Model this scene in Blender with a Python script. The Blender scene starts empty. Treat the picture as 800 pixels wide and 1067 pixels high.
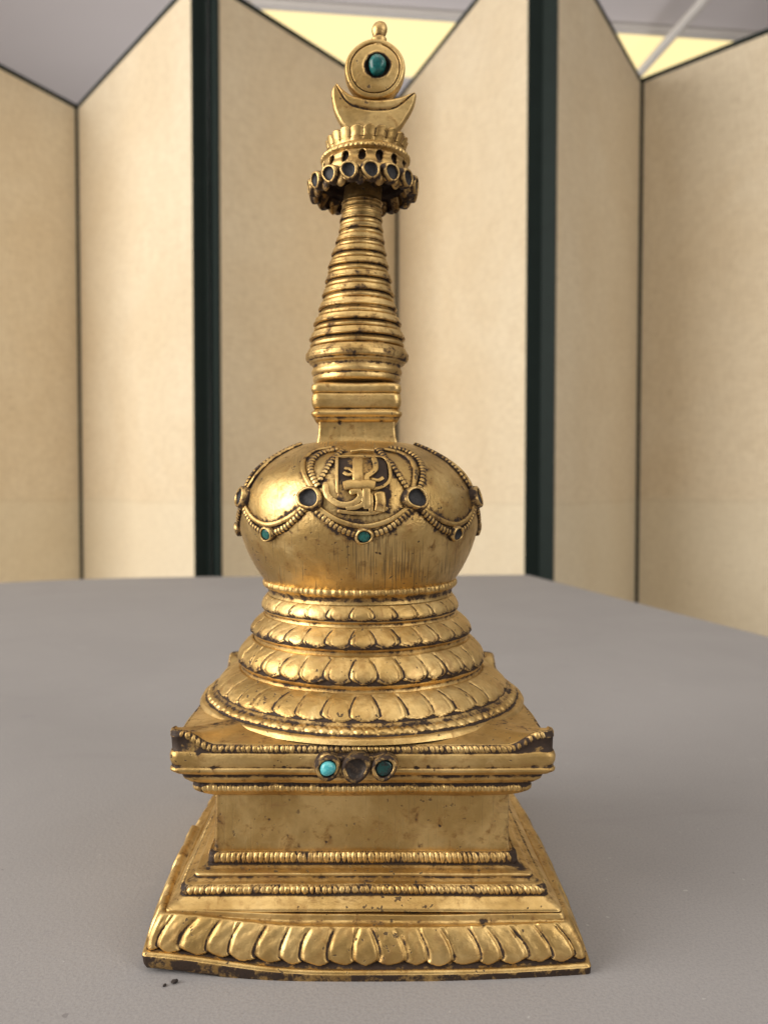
import bpy, bmesh, math, random
import numpy as np
from mathutils import Vector, Matrix
random.seed(3); rng = np.random.default_rng(5)
S = bpy.context.scene
COL = S.collection
PI = math.pi

# ------------------------------------------------------------------ camera model (real lens and place)
F, U0, V0, VH, D = 815.0, 376.0, 533.5, 508.0, 0.25
TH = math.atan((V0 - VH) / F)
CT, ST = math.cos(TH), math.sin(TH)
TZ = 0.75                                            # table height
def K(v): return F * CT + (V0 - v) * ST
def SL(v): return ((V0 - v) * CT - F * ST) / K(v)
SB = 233 * D / (K(1010) + 233)                       # half side of the foot
BOW = 0.003
CH = -SL(1023) * (D - SB - BOW)                      # camera height above the table
def sq(v, w):                                        # square section seen from the front
    s = w * D / (K(v) + w)
    return s, CH + SL(v) * (D - s)
def rd(v, w):                                        # round section: silhouette
    ph = math.atan(w / K(v))
    return D * math.sin(ph), CH + SL(v) * D * math.cos(ph) ** 2
def rf(v, w):                                        # round section: radius from silhouette, height from its front
    r = D * math.sin(math.atan(w / K(v)))
    return r, CH + SL(v) * (D - r)
def ax(u, v, y=0.0):                                 # point on the plane y
    d = D + y
    return (u - U0) * d / K(v), CH + SL(v) * d
def on_plane(u, v, h):                               # world point at height h above the camera
    d = h / SL(v)
    return Vector(((u - U0) * d / K(v), -D + d, TZ + CH + h))

_lv = [905, 880, 810, 735, 640, 530, 400, 300, 215, 150, 110, 75, 25]
_lu = [5, 4, .5, 1.5, -.5, -3, -4.5, -3, 1, 6, 13, 15, 20]
_lz = np.array([CH + SL(v) * D for v in _lv]); _lx = np.array([u * D / F for u in _lu])
def lean(z): return np.interp(z, _lz, _lx)

# ------------------------------------------------------------------ materials
def mat(name):
    m = bpy.data.materials.new(name); m.use_nodes = True
    nt = m.node_tree; nt.nodes.clear()
    out = nt.nodes.new('ShaderNodeOutputMaterial'); b = nt.nodes.new('ShaderNodeBsdfPrincipled')
    nt.links.new(b.outputs[0], out.inputs[0])
    return m, nt, b
def N(nt, typ, **kw):
    n = nt.nodes.new(typ)
    for k, v in kw.items():
        if k in n.inputs: n.inputs[k].default_value = v
        else: setattr(n, k, v)
    return n
def noise(nt, co, scale, detail=4, rough=.55, dist=0.0):
    n = N(nt, 'ShaderNodeTexNoise', Scale=scale, Detail=detail, Roughness=rough, Distortion=dist)
    nt.links.new(co, n.inputs['Vector']); return n.outputs['Fac']
def mrange(nt, x, a, b, c=0.0, d=1.0, smooth=True):
    n = N(nt, 'ShaderNodeMapRange'); n.clamp = True
    if smooth: n.interpolation_type = 'SMOOTHSTEP'
    n.inputs[1].default_value = a; n.inputs[2].default_value = b; n.inputs[3].default_value = c; n.inputs[4].default_value = d
    nt.links.new(x, n.inputs[0]); return n.outputs[0]
def math2(nt, op, a, b):
    n = N(nt, 'ShaderNodeMath', operation=op)
    for i, x in enumerate((a, b)):
        if isinstance(x, (int, float)): n.inputs[i].default_value = x
        else: nt.links.new(x, n.inputs[i])
    return n.outputs[0]
def mixc(nt, f, a, b):
    n = N(nt, 'ShaderNodeMix', data_type='RGBA')
    if isinstance(f, float): n.inputs[0].default_value = f
    else: nt.links.new(f, n.inputs[0])
    for i, x in ((6, a), (7, b)):
        if isinstance(x, tuple): n.inputs[i].default_value = (*x, 1)
        else: nt.links.new(x, n.inputs[i])
    return n.outputs[2]
def stretch(nt, co, s):
    n = N(nt, 'ShaderNodeMapping'); n.inputs['Scale'].default_value = s
    nt.links.new(co, n.inputs['Vector']); return n.outputs[0]

def gold_mat(name, dark=0.0, rough=.47, scratch=0.0, tone=(1, 1, 1), speck=1.0):
    m, nt, b = mat(name)
    co = N(nt, 'ShaderNodeTexCoord').outputs['Object']
    at = N(nt, 'ShaderNodeAttribute', attribute_name='patina').outputs['Fac']
    n_big = noise(nt, co, 55, 5, .6, .3)
    n_mid = noise(nt, co, 260, 5, .62, .4)
    n_fine = noise(nt, co, 1150, 4, .6)
    n_dot = noise(nt, co, 620, 2, .5)
    # thinner, redder gilding in clouds
    g = mixc(nt, mrange(nt, n_big, .36, .60), (.78 * tone[0], .56 * tone[1], .245 * tone[2]), (.54 * tone[0], .36 * tone[1], .135 * tone[2]))
    g = mixc(nt, mrange(nt, n_mid, .5, .74, 0, .7), g, (.40, .235, .085))
    n_wear = noise(nt, co, 120, 6, .7, .8)
    g = mixc(nt, mrange(nt, n_wear, .56, .70, 0, .55), g, (.46, .265, .115))
    g = mixc(nt, mrange(nt, n_wear, .30, .42, .35, 0), g, (.86, .66, .33))
    # dark patina in the hollows, broken up by noise
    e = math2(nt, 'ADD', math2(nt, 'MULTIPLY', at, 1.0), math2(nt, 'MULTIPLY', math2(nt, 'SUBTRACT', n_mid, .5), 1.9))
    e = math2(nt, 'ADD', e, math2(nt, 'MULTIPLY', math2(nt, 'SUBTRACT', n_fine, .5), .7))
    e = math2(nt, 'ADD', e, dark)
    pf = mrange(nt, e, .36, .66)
    # pits and specks
    sp = mrange(nt, math2(nt, 'ADD', n_dot, math2(nt, 'MULTIPLY', n_big, .45)), .915, .965, 0, .85 * speck)
    pf = math2(nt, 'MAXIMUM', pf, sp)
    if scratch:
        sc = noise(nt, stretch(nt, co, (2400, 60, 75)), 1.0, 1, .5)
        reg = noise(nt, co, 34, 3, .6, .4)
        vd = N(nt, 'ShaderNodeVectorMath', operation='DISTANCE'); nt.links.new(stretch(nt, co, (.55, .55, 1)), vd.inputs[0])
        qx, qz = ax(388, 583, -.034); vd.inputs[1].default_value = (qx * .55, -.034 * .55, qz)
        zone = mrange(nt, vd.outputs['Value'], .002, .0115, .10 if scratch > .5 else 0, 0)
        s2 = mrange(nt, math2(nt, 'ADD', math2(nt, 'ADD', sc, zone), math2(nt, 'MULTIPLY', reg, .75)), 1.03, 1.14, 0, scratch)
        pf = math2(nt, 'MAXIMUM', pf, s2)
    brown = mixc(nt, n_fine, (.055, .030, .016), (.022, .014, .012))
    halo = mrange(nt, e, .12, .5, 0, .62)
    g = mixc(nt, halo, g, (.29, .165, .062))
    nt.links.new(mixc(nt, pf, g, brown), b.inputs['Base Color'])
    nt.links.new(mrange(nt, pf, 0, 1, 1.0, .25, False), b.inputs['Metallic'])
    r = math2(nt, 'ADD', mrange(nt, n_mid, .3, .75, rough - .07, rough + .12, False), math2(nt, 'MULTIPLY', pf, .2))
    nt.links.new(r, b.inputs['Roughness'])
    hgt = math2(nt, 'ADD', math2(nt, 'ADD', math2(nt, 'MULTIPLY', n_mid, .6), math2(nt, 'MULTIPLY', n_fine, .2)), math2(nt, 'MULTIPLY', n_big, 1.3))
    hgt = math2(nt, 'SUBTRACT', hgt, math2(nt, 'MULTIPLY', pf, .25))
    bp = N(nt, 'ShaderNodeBump', Strength=.6, Distance=.0005)
    nt.links.new(hgt, bp.inputs['Height']); nt.links.new(bp.outputs[0], b.inputs['Normal'])
    return m

GOLD = gold_mat('worn_gilt_copper')
GOLD_DOME = gold_mat('worn_gilt_copper_scratched', scratch=.6, rough=.42)
GOLD_BODY = gold_mat('smooth_gilt_copper', scratch=.2, rough=.44, speck=.8)
GOLD_DULL = gold_mat('dull_gilt_copper', dark=.06, rough=.46, tone=(.86, .84, .84))

def stone_mat(name, c1, c2, rough=.3, sc=500):
    m, nt, b = mat(name)
    co = N(nt, 'ShaderNodeTexCoord').outputs['Object']
    n = noise(nt, co, sc, 5, .65, .6)
    nt.links.new(mixc(nt, mrange(nt, n, .42, .66), c1, c2), b.inputs['Base Color'])
    b.inputs['Roughness'].default_value = rough
    bp = N(nt, 'ShaderNodeBump', Strength=.4, Distance=.0003)
    nt.links.new(n, bp.inputs['Height']); nt.links.new(bp.outputs[0], b.inputs['Normal'])
    return m
TURQ = stone_mat('turquoise', (.07, .42, .48), (.17, .60, .62), .2, 900)
TURQ_GREEN = stone_mat('green_turquoise', (.022, .15, .13), (.012, .05, .045), .2, 900)
STONE_DARK = stone_mat('dark_green_stone', (.010, .055, .05), (.02, .02, .02), .22, 900)
SOCKET = stone_mat('empty_socket', (.008, .008, .010), (.028, .026, .03), .6, 700)

SOCKET_BROWN = stone_mat('empty_brown_socket', (.020, .013, .010), (.075, .048, .030), .6, 900)

# ------------------------------------------------------------------ mesh helpers
def tag(o, label=None, cat=None, group=None, kind=None):
    if label: o['label'] = label
    if cat: o['category'] = cat
    if group: o['group'] = group
    if kind: o['kind'] = kind
    return o
def empty(name, loc=(0, 0, 0)):
    o = bpy.data.objects.new(name, None); COL.objects.link(o); o.location = loc; o.empty_display_size = .05
    return o
def mesh_from(name, V, Q, m, parent=None, patina=None, smooth=True):
    me = bpy.data.meshes.new(name)
    V = np.asarray(V, dtype=np.float32); Q = np.asarray(Q, dtype=np.int32)
    me.vertices.add(len(V)); me.vertices.foreach_set('co', V.ravel())
    me.loops.add(Q.size); me.loops.foreach_set('vertex_index', Q.ravel())
    k = Q.shape[1]
    me.polygons.add(len(Q))
    me.polygons.foreach_set('loop_start', np.arange(0, Q.size, k, dtype=np.int32))
    me.polygons.foreach_set('use_smooth', np.full(len(Q), smooth))
    me.update(calc_edges=True); me.validate()
    if patina is not None:
        a = me.attributes.new('patina', 'FLOAT', 'POINT')
        a.data.foreach_set('value', np.asarray(patina, dtype=np.float32).ravel())
    me.materials.append(m)
    o = bpy.data.objects.new(name, me); COL.objects.link(o)
    if parent: o.parent = parent
    return o
def grid(P, wrap=True):                              # P (rows, cols, 3), cols may wrap
    n, c = P.shape[:2]
    i = np.arange(n - 1)[:, None]; j = np.arange(c if wrap else c - 1)[None, :]
    j2 = (j + 1) % c
    a = i * c + j; b = i * c + j2; d = (i + 1) * c + j; e = (i + 1) * c + j2
    return P.reshape(-1, 3), np.stack([a, d, e, b], -1).reshape(-1, 4)
class Bag:                                           # several grids in one mesh
    def __init__(s): s.V = []; s.Q = []; s.A = []; s.n = 0
    def add(s, P, wrap=True, pat=0.0):
        v, q = grid(np.asarray(P, dtype=float), wrap)
        s.V.append(v); s.Q.append(q + s.n); s.n += len(v)
        s.A.append(np.broadcast_to(np.asarray(pat, dtype=float), P.shape[:2]).reshape(-1) if np.ndim(pat) else np.full(len(v), float(pat)))
    def build(s, name, m, parent): return mesh_from(name, np.concatenate(s.V), np.concatenate(s.Q), m, parent, np.concatenate(s.A))

def smoothstep(x, a=0.0, b=1.0):
    t = np.clip((x - a) / (b - a), 0, 1); return t * t * (3 - 2 * t)
def wob(x, y, z, sc, seed):                          # cheap smooth noise for hand-made unevenness
    o = 0
    for k in range(4):
        a, b_, c_, p = np.random.default_rng(seed * 10 + k).normal(size=4)
        o = o + np.sin(sc * (a * x + b_ * y + c_ * z) * (1 + .45 * k) + 6 * p)
    return o / 4

def petal(s, t, slant=.25, gw=.06, flat=.72, close=.74, inl=1.0):
    """overlapping petals, the front one on top, leaning away from it: height 0..1 and groove 0..1"""
    a = np.abs(s)
    c = np.clip((t - close) / (1 - close), 0, 1)
    bow = np.where(t < close, -slant + (slant + .08) * np.sin(PI / 2 * np.clip(t / close, 0, 1)), .08 - .58 * c ** 2.6)
    f = a - .5 - bow; k = np.floor(f); fr = f - k
    wdt = np.maximum(.5 + bow, .02)
    first = k < 0
    ratio = np.clip(a / wdt, 0, 1)
    edge = np.where(first, (1 - ratio) * wdt, 1 - fr)
    h = np.where(first, 1 - .15 * ratio ** 2, flat + (1 - flat) * np.sin(PI / 2 * np.clip(fr / .75, 0, 1)))
    h = h * (.35 + .65 * smoothstep(edge, 0, gw * 1.9))
    h = h * np.where(first, 1, .55 + .45 * smoothstep(fr, 0, gw * 1.5))
    x = a - (k + 1)
    ingap = (~first) & (t > close) & (x < -(.5 + bow))
    gm = np.where(ingap, smoothstep(-(x + .5 + bow), 0, .09), 0)
    h = h * (1 - gm)
    gr = np.maximum(np.where(first, smoothstep(-edge, -gw * .7, 0), np.maximum(1 - smoothstep(fr, gw * .35, gw * 1.15), smoothstep(fr, 1 - gw * .6, 1))), gm)
    e2 = np.where(first, edge, np.minimum(edge, np.maximum(x + .5 + bow, 0)))
    inner = np.exp(-((e2 - gw * 3.1) / (gw * .62)) ** 2) * smoothstep(t, .30, .55) * (1 - gm)
    top = smoothstep(t, .0, .26)
    h = 1 - (1 - h) * top - inl * .22 * inner
    h = h * smoothstep(t, 0, .05)
    return h, gr * smoothstep(t, .0, .28) + inl * .5 * inner

def resample(pts, ds):
    pts = np.array(pts, float); seg = np.hypot(*np.diff(pts, axis=0).T); L = np.concatenate([[0], np.cumsum(seg)])
    n = max(3, int(L[-1] / ds) + 1); q = np.linspace(0, L[-1], n)
    return np.stack([np.interp(q, L, pts[:, 0]), np.interp(q, L, pts[:, 1])], 1)
def profile(sections, ds):
    R, Kd, T, X = [], [], [], []
    for i, (kind, pts, ex) in enumerate(sections):
        p = resample(pts, ds if kind != 'flat' else ds * 4)
        if kind in ('petal',):                       # soften the control polygon
            for _ in range(6): p[1:-1] = .25 * p[:-2] + .5 * p[1:-1] + .25 * p[2:]
        R.append(p); Kd += [i] * len(p); T.append(np.linspace(0, 1, len(p)))
    P = np.concatenate(R); Kd = np.array(Kd); T = np.concatenate(T)
    tg = np.gradient(P, axis=0); tg /= np.maximum(np.hypot(tg[:, 0], tg[:, 1])[:, None], 1e-9)
    nr, nz = -tg[:, 1], tg[:, 0]
    for _ in range(3):
        nr[1:-1] = (nr[:-2] + 2 * nr[1:-1] + nr[2:]) / 4; nz[1:-1] = (nz[:-2] + 2 * nz[1:-1] + nz[2:]) / 4
    l = np.hypot(nr, nz); nr /= l; nz /= l
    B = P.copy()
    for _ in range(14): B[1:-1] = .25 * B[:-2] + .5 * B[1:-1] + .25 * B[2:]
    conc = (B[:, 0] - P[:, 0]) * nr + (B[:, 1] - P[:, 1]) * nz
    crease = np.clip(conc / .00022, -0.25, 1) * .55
    return P, nr, nz, Kd, T, crease

SPOTS = []                                           # worn-through spots on the front: x, y, z, radius, strength
def spot(u, v, y, rad_px, k=1.0):
    x, z = ax(u, v, y); SPOTS.append((x, y, z, rad_px * .62 * D / F, k * .9))
def spots_on(P):
    a = np.zeros(P.shape[:2])
    for x, y, z, r, k in SPOTS:
        d2 = ((P[..., 0] - x) ** 2 + (P[..., 2] - z) ** 2) / r ** 2 + ((P[..., 1] - y) / .006) ** 2
        a += k * np.exp(-d2) * (P[..., 1] < y + .02)
    return a

def relief(sections, Kd, T, crease, U, kindcoord, amp_default=.0009):
    """displacement and patina for all rows x cols; U(kind extras) gives the running coordinate along the path"""
    n, c = len(T), U.shape[-1]
    H = np.zeros((n, c)); A = np.repeat(crease[:, None], c, 1)
    for i, (kind, pts, ex) in enumerate(sections):
        rows = np.where(Kd == i)[0]; t = T[rows][:, None]
        if kind == 'petal':
            s = kindcoord(ex)[None, :]
            s = s + (.07 * np.sin(s * 2.3 + i) + .04 * np.sin(s * 4.9 + 2 * i) + .03 * (t - .5) * np.sin(s * 1.3 + i)) * np.minimum(np.abs(s), 1)
            h, g = petal(s, t, ex.get('slant', .25), ex.get('gw', .068), ex.get('flat', .62), ex.get('close', .72), ex.get('inl', 1.0))
            g = g * (1 + .35 * np.sin(s * 1.7 + 2 * i) * np.sin(s * 5.1))
            amp = ex.get('amp', .0009)
            hv = .86 + .22 * np.sin(np.round(s) * 2.4 + i); tool = .08 * np.sin(s * 9 + 5 * t + i) * np.sin(t * 11 + s)
            H[rows] += amp * (h * hv + tool - .25)
            A[rows] = A[rows] * .6 + .8 * g + ex.get('toe', .3) * smoothstep(t, .62, .98) - .12 * h
        elif kind == 'bead':
            s = kindcoord(ex)[None, :]; s = s + .12 * np.sin(s * .9 + i) + .1 * np.sin(s * 2.3)
            ph = s + .25 * (t - .5) * np.where(np.floor(s) % 2 == 0, 1, -1) * ex.get('zig', .6)
            b = np.abs(np.sin(PI * ph)) ** .8 * np.sin(PI * np.clip(t, 0, 1)) ** .6
            if ex.get('cross'):
                d1 = np.abs((s + .55 * (t - .5) + .5) % 1 - .5); d2 = np.abs((s - .55 * (t - .5) + .5) % 1 - .5)
                b = (1 - np.maximum(np.exp(-(d1 / .15) ** 2), np.exp(-(d2 / .15) ** 2))) * np.sin(PI * np.clip(t, .03, 1)) ** .4
                b = b * (.75 + .25 * np.sin(s * .37 + i))
            H[rows] += ex.get('amp', .0006) * (b - .35)
            A[rows] += ex.get('dirt', .75) * (1 - b) - .1
        else:
            A[rows] += ex.get('pat', 0.0)
    return H, A

def lathe(name, sections, m, parent, ds=.0003, nth=900, front=0.0, seed=1, wobble=.00025, use_lean=True):
    P, nr, nz, Kd, T, cr = profile(sections, ds)
    th = np.linspace(0, 2 * PI, nth, endpoint=False) - PI / 2          # 0 is towards the viewer (-y)
    loc = (th + PI / 2 - math.radians(front) + PI) % (2 * PI) - PI
    H, A = relief(sections, Kd, T, cr, th, lambda ex: loc / (2 * PI) * ex['n'])
    r = P[:, 0][:, None] + H * nr[:, None]; z = P[:, 1][:, None] + H * nz[:, None]
    x = r * np.cos(th)[None]; y = r * np.sin(th)[None]
    w = wobble * wob(x, y, z, 70, seed) * np.minimum(1, r / .01)
    x = x * (1 + w / np.maximum(r, 1e-4)) ; y = y * (1 + w / np.maximum(r, 1e-4)); z = z + .5 * wobble * wob(x, y, z, 60, seed + 7)
    if use_lean: x = x + lean(z)
    V = np.stack([x, y, z + 0 * x], -1)
    v, q = grid(V)
    return mesh_from(name, v, q, m, parent, A + spots_on(V))

def square(name, sections, m, parent, ds=.0003, step=.00032, rc=.0012, seed=2, wobble=.00022, bow=0.0, arr=(.26, .012)):
    P, nr, nz, Kd, T, cr = profile(sections, ds)
    smax = P[:, 0].max(); M = max(40, int(2 * smax / step)); na = 8
    xs = np.linspace(-1, 1, M)
    side_x, side_a = np.concatenate([xs, np.ones(na)]), np.concatenate([np.zeros(M), np.linspace(0, PI / 2, na + 2)[1:-1]])
    c1 = len(side_x); X = np.tile(side_x, 4); AR = np.tile(side_a, 4); SD = np.repeat(np.arange(4), c1)
    half = P[:, 0][:, None]
    H, A = relief(sections, Kd, T, cr, X, lambda ex: np.where(AR > 0, 1.0, X) * ex['n'] / 2)
    BF = np.array([sections[k][2].get('bow', 0.0) for k in Kd])[:, None]
    LF = np.array([sections[k][2].get('lift', 0.0) for k in Kd])[:, None]
    LL = np.array([sections[k][2].get('liftl', 0.0) for k in Kd])[:, None]
    ramp = np.array([0.0 if not sections[k][2].get('lramp') else 1.0 for k in Kd])[:, None]
    s = half + H * nr[:, None] + BF * (1 - X[None] ** 2) * (AR[None] == 0)
    rr = np.minimum(rc, half * .45)
    # local frame of the front side: along +x, outward -y
    lx = np.where(AR[None] == 0, X[None] * (half - rr), (half - rr) + rr * np.sin(AR)[None])
    ly = np.where(AR[None] == 0, -s, -(s - rr) - rr * np.cos(AR)[None])
    lx = np.where(AR[None] == 0, lx, lx + H * nr[:, None] * np.sin(AR)[None])
    ly = np.where(AR[None] == 0, ly, -(half - rr) - (rr + H * nr[:, None]) * np.cos(AR)[None])
    cs, sn = np.cos(SD * PI / 2)[None], np.sin(SD * PI / 2)[None]
    x = lx * cs - ly * sn; y = lx * sn + ly * cs
    cz = smoothstep(np.abs(X), .80, .985)[None] ** 1.2
    lift = LF * cz * np.where(ramp > 0, np.clip(half / smax, 0, 1) ** 7, 1)
    left = smoothstep(-x / np.maximum(half, 1e-4), .0, 1.0) ** 2
    z = P[:, 1][:, None] + H * nz[:, None] + lift + LL * left * (y < 0)
    z = z + wobble * 1.1 * wob(x, y, z, 55, seed)
    nx = wobble * wob(x, y, z, 60, seed + 3)
    x = x + nx; y = y + wobble * wob(x, y, z, 65, seed + 5)
    x = x + lean(z)
    V = np.stack([x, y, z], -1)
    # dark patina along the arrises; on the harmika it paints the rounded corners' shade
    A = A + arr[0] * np.exp(-((1 - np.abs(X)) / arr[1]) ** 2)[None] * (half > .02)
    v, q = grid(V)
    return mesh_from(name, v, q, m, parent, A + spots_on(V))

def frames(C):
    C = np.asarray(C, float); t = np.gradient(C, axis=0); t /= np.maximum(np.linalg.norm(t, axis=1)[:, None], 1e-12)
    return C, t
def tube_pts(C, R, Nrm, seg=10, flat=1.0, sqr=1.0):
    """tube along C, radius R (array), Nrm surface normals"""
    C, t = frames(C); R = np.broadcast_to(np.asarray(R, float), (len(C),))
    b = np.cross(t, Nrm); b /= np.maximum(np.linalg.norm(b, axis=1)[:, None], 1e-12)
    n = np.cross(b, t)
    a = np.linspace(0, 2 * PI, seg, endpoint=False)
    return C[:, None] + R[:, None, None] * ((np.sign(np.cos(a)) * np.abs(np.cos(a)) ** sqr)[None, :, None] * b[:, None] + flat * (np.sign(np.sin(a)) * np.abs(np.sin(a)) ** sqr)[None, :, None] * n[:, None])
def densify(C, ds):
    C = np.asarray(C, float)
    # Catmull-Rom through the points
    Q = np.vstack([2 * C[0] - C[1], C, 2 * C[-1] - C[-2]]); out = []
    for i in range(len(C) - 1):
        p0, p1, p2, p3 = Q[i:i + 4]; n = max(4, int(np.linalg.norm(p2 - p1) / ds)); u = np.linspace(0, 1, n, endpoint=False)[:, None]
        out.append(.5 * (2 * p1 + (p2 - p0) * u + (2 * p0 - 5 * p1 + 4 * p2 - p3) * u ** 2 + (3 * p1 - p0 - 3 * p2 + p3) * u ** 3))
    out.append(C[-1:]); return np.concatenate(out)

# ------------------------------------------------------------------ the stupa
ST_ = empty('stupa', (0, 0, TZ))
tag(ST_, 'small worn gilt copper stupa with ringed spire and inset turquoise on a grey table', 'stupa')

for u, v, r, k in ((281, 853, 2.2, .8), (284, 864, 2.0, .9), (291, 866, 1.8, .8), (284, 859, 1.6, .7), (312, 880, 3, .9), (340, 876, 2, .6), (262, 862, 2, .7), (268, 861, 2, .6),
                   (300, 870, 2.4, .6), (345, 871, 2, .5), (430, 865, 3.5, .45), (437, 880, 4, .45), (500, 872, 5, .3), (458, 860, 1.4, 1), (352, 842, 3, .4), (271, 838, 2.5, .5)):
    spot(u, v, -.0395, r, k)
for u, v, r, k in ((286, 797, 1.6, 1), (293, 793, 1.5, 1), (296, 799, 2.4, 1), (303, 796, 1.8, .8), (434, 800, 3, .8), (446, 798, 3.4, .8), (452, 802, 2, .8), (488, 798, 2.6, .6), (496, 797, 2, .6),
                   (206, 786, 3, .5), (222, 800, 4, .4), (555, 800, 4, .45)):
    spot(u, v, -.0497, r, k)
spot(527, 757, -.036, 5, 1); spot(519, 759, -.036, 4, .7)
for u, v, r, k in ((296, 553, 2.5, .8), (303, 556, 2.5, .8), (311, 553, 3, .8), (318, 561, 3.5, .7), (331, 562, 4, .5), (413, 557, 3.5, .7), (392, 576, 2.2, 1), (396, 577, 2.2, 1), (416, 603, 3, .8), (421, 600, 3, .7), (410, 606, 2.5, .7),
                   (348, 577, 6, .45), (365, 582, 6, .5), (379, 586, 7, .45), (395, 590, 6, .4), (452, 572, 5, .5), (283, 582, 5, .4), (300, 572, 5, .4), (295, 486, 3, .6)):
    spot(u, v, -.036, r, k)
spot(354, 441, -.0118, 3.2, 1.1); spot(349, 446, -.0118, 2.5, .7); spot(362, 425, -.014, 5, .6)
for u, v, r, k in ((432, 913, 3, .7), (335, 908, 3, .7), (384, 880, 2.6, .5), (498, 907, 3, .9), (371, 934, 4, .8), (480, 932, 4, .9), (352, 937, 4, .5)):
    spot(u, v, -.043, r, k)
for u, v, r, k in ((258, 1003, 5, .9), (264, 1004, 4, .8), (504, 966, 4, .8), (487, 972, 4, .6), (420, 1016, 6, .5), (560, 1012, 8, .5), (305, 1014, 7, .5), (200, 1000, 6, .5)):
    spot(u, v, -.055, r, k)

def Q_(*vw): return [sq(v, w) for v, w in vw]
top_y = sq(776, 199)[1]
# foot and steps, from the body downwards
lip = {'bow': BOW, 'liftl': .0030}
foot = square('plinth', [
    ('plain', Q_((949, 190), (950.5, 204), (951.5, 207), (955, 208), (958, 209)), {'pat': .06, 'bow': BOW * .3, 'liftl': .0008}),
    ('petal', Q_((959, 209.5), (965, 214), (975, 219.5), (985, 224), (994, 226.5), (1000, 226.5)), {'n': 17.4, 'amp': .0011, 'toe': .05, 'slant': .27, 'gw': .105, 'flat': .95, 'close': .76, 'inl': .0, 'bow': BOW * .8, 'liftl': .0022}),
    ('plain', Q_((1000.5, 226), (1002.5, 228), (1004, 232), (1006.5, 234), (1008.5, 234.3)), {'pat': .12, **lip}),
    ('plain', Q_((1008.5, 234.3), (1017, 233.2), (1020.5, 231)) + [(sq(1023, 229)[0], 0.0)], {'pat': .70, **lip}),
    ('flat', [(sq(1023, 229)[0], 0.0), (.001, 0.0)], {'pat': .9, **lip}),
], GOLD, ST_, bow=BOW)
steps = square('stepped_moulding', [
    ('flat', [(.01, sq(886, 150)[1]), (sq(886, 150)[0], sq(886, 150)[1])], {}),
    ('plain', Q_((886, 150), (886.5, 157)), {'pat': .15}),
    ('bead', Q_((886.5, 157), (888, 160.5), (893, 162), (898, 162.5), (900.5, 161.5)), {'n': 54, 'amp': .0006, 'dirt': .75, 'cross': True}),
    ('plain', Q_((901, 162.5), (905, 167), (909.5, 175), (911.5, 177), (913, 176.5)), {}),
    ('plain', Q_((913.2, 175.5), (915, 178), (919, 183), (921, 187)), {'pat': .04}),
    ('bead', Q_((921.5, 188), (924.5, 191), (929.5, 192.5), (933, 192)), {'n': 58, 'amp': .0006, 'dirt': .8, 'cross': True}),
    ('plain', Q_((933.5, 193), (938, 197), (944, 203), (948, 206.5), (950, 206.5)), {'pat': .03}),
    ('plain', Q_((950, 206.5), (952, 200)), {'pat': .5}),
    ('flat', [sq(952, 200), (.01, sq(952, 200)[1])], {}),
], GOLD, ST_, seed=4, rc=.0017)
body = square('pedestal_body', [
    ('plain', Q_((826, 153), (829, 153.5), (840, 153.2), (858, 153), (876, 153.4), (889, 154.5)), {'pat': 0.0}),
], GOLD_BODY, ST_, ds=.0006, rc=.0009, seed=6, wobble=.00018)
LT = .0037
cornice = square('cornice', [
    ('plain', [(.010, top_y + .0032), (.030, top_y + .0022), (sq(776, 197)[0], top_y)], {'lift': LT, 'lramp': True, 'pat': .03}),
    ('bead', Q_((776, 198), (777.5, 200.5), (782, 202), (785, 202)), {'n': 66, 'amp': .0005, 'dirt': .95, 'cross': True, 'lift': LT}),
    ('plain', Q_((785.3, 200.6), (786.5, 202), (791, 203.6), (796.5, 203.2), (800, 201.4)), {'lift': .0005}),
    ('plain', Q_((800.5, 201.2), (802.5, 203.2), (805, 203), (807, 198)), {}),
    ('plain', Q_((807.5, 191), (810, 190), (813, 188.5), (815.5, 183)), {'pat': .1}),
    ('bead', Q_((816.5, 177), (819.5, 178), (823.5, 178), (826, 176)), {'n': 62, 'amp': .0005, 'dirt': .4}),
    ('plain', Q_((827, 170), (828.5, 160), (828.6, 150)), {'pat': .2}),
    ('flat', [sq(828.6, 150), (.01, sq(828.6, 150)[1])], {}),
], GOLD, ST_, seed=8, rc=.0026)

def Rf(*vw): return [rf(v, w) for v, w in vw]
FR = 1.0
ring_beads = lathe('beaded_collar', [
    ('plain', [(.008, rf(610, 95)[1])] + Rf((610, 95), (612.5, 97)), {}),
    ('bead', Rf((613, 97.5), (616, 99.8), (620, 100), (623, 98)), {'n': 92, 'amp': .0005, 'dirt': .5}),
    ('plain', Rf((624, 96), (627, 95), (631, 95.5)), {'pat': .05}),
], GOLD, ST_, seed=11)
TI = [
    ([(631, 95), (635, 98), (640, 100.5), (645, 102), (648, 101)], 30, .00040, [(649, 101), (651, 99), (655, 100)]),
    ([(654, 99.5), (660, 105), (666, 110), (672, 113.5), (677, 114)], 32, .00048, [(678, 113), (680, 111), (685, 111)]),
    ([(684, 111.5), (691, 117.5), (699, 123), (707, 126.5), (714, 127)], 34, .00062, [(716, 126), (719, 124), (724, 125)]),
    ([(723, 125.5), (730, 134.5), (738, 142), (746, 147.5), (753, 151)], 38, .00058, None)]
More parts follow.
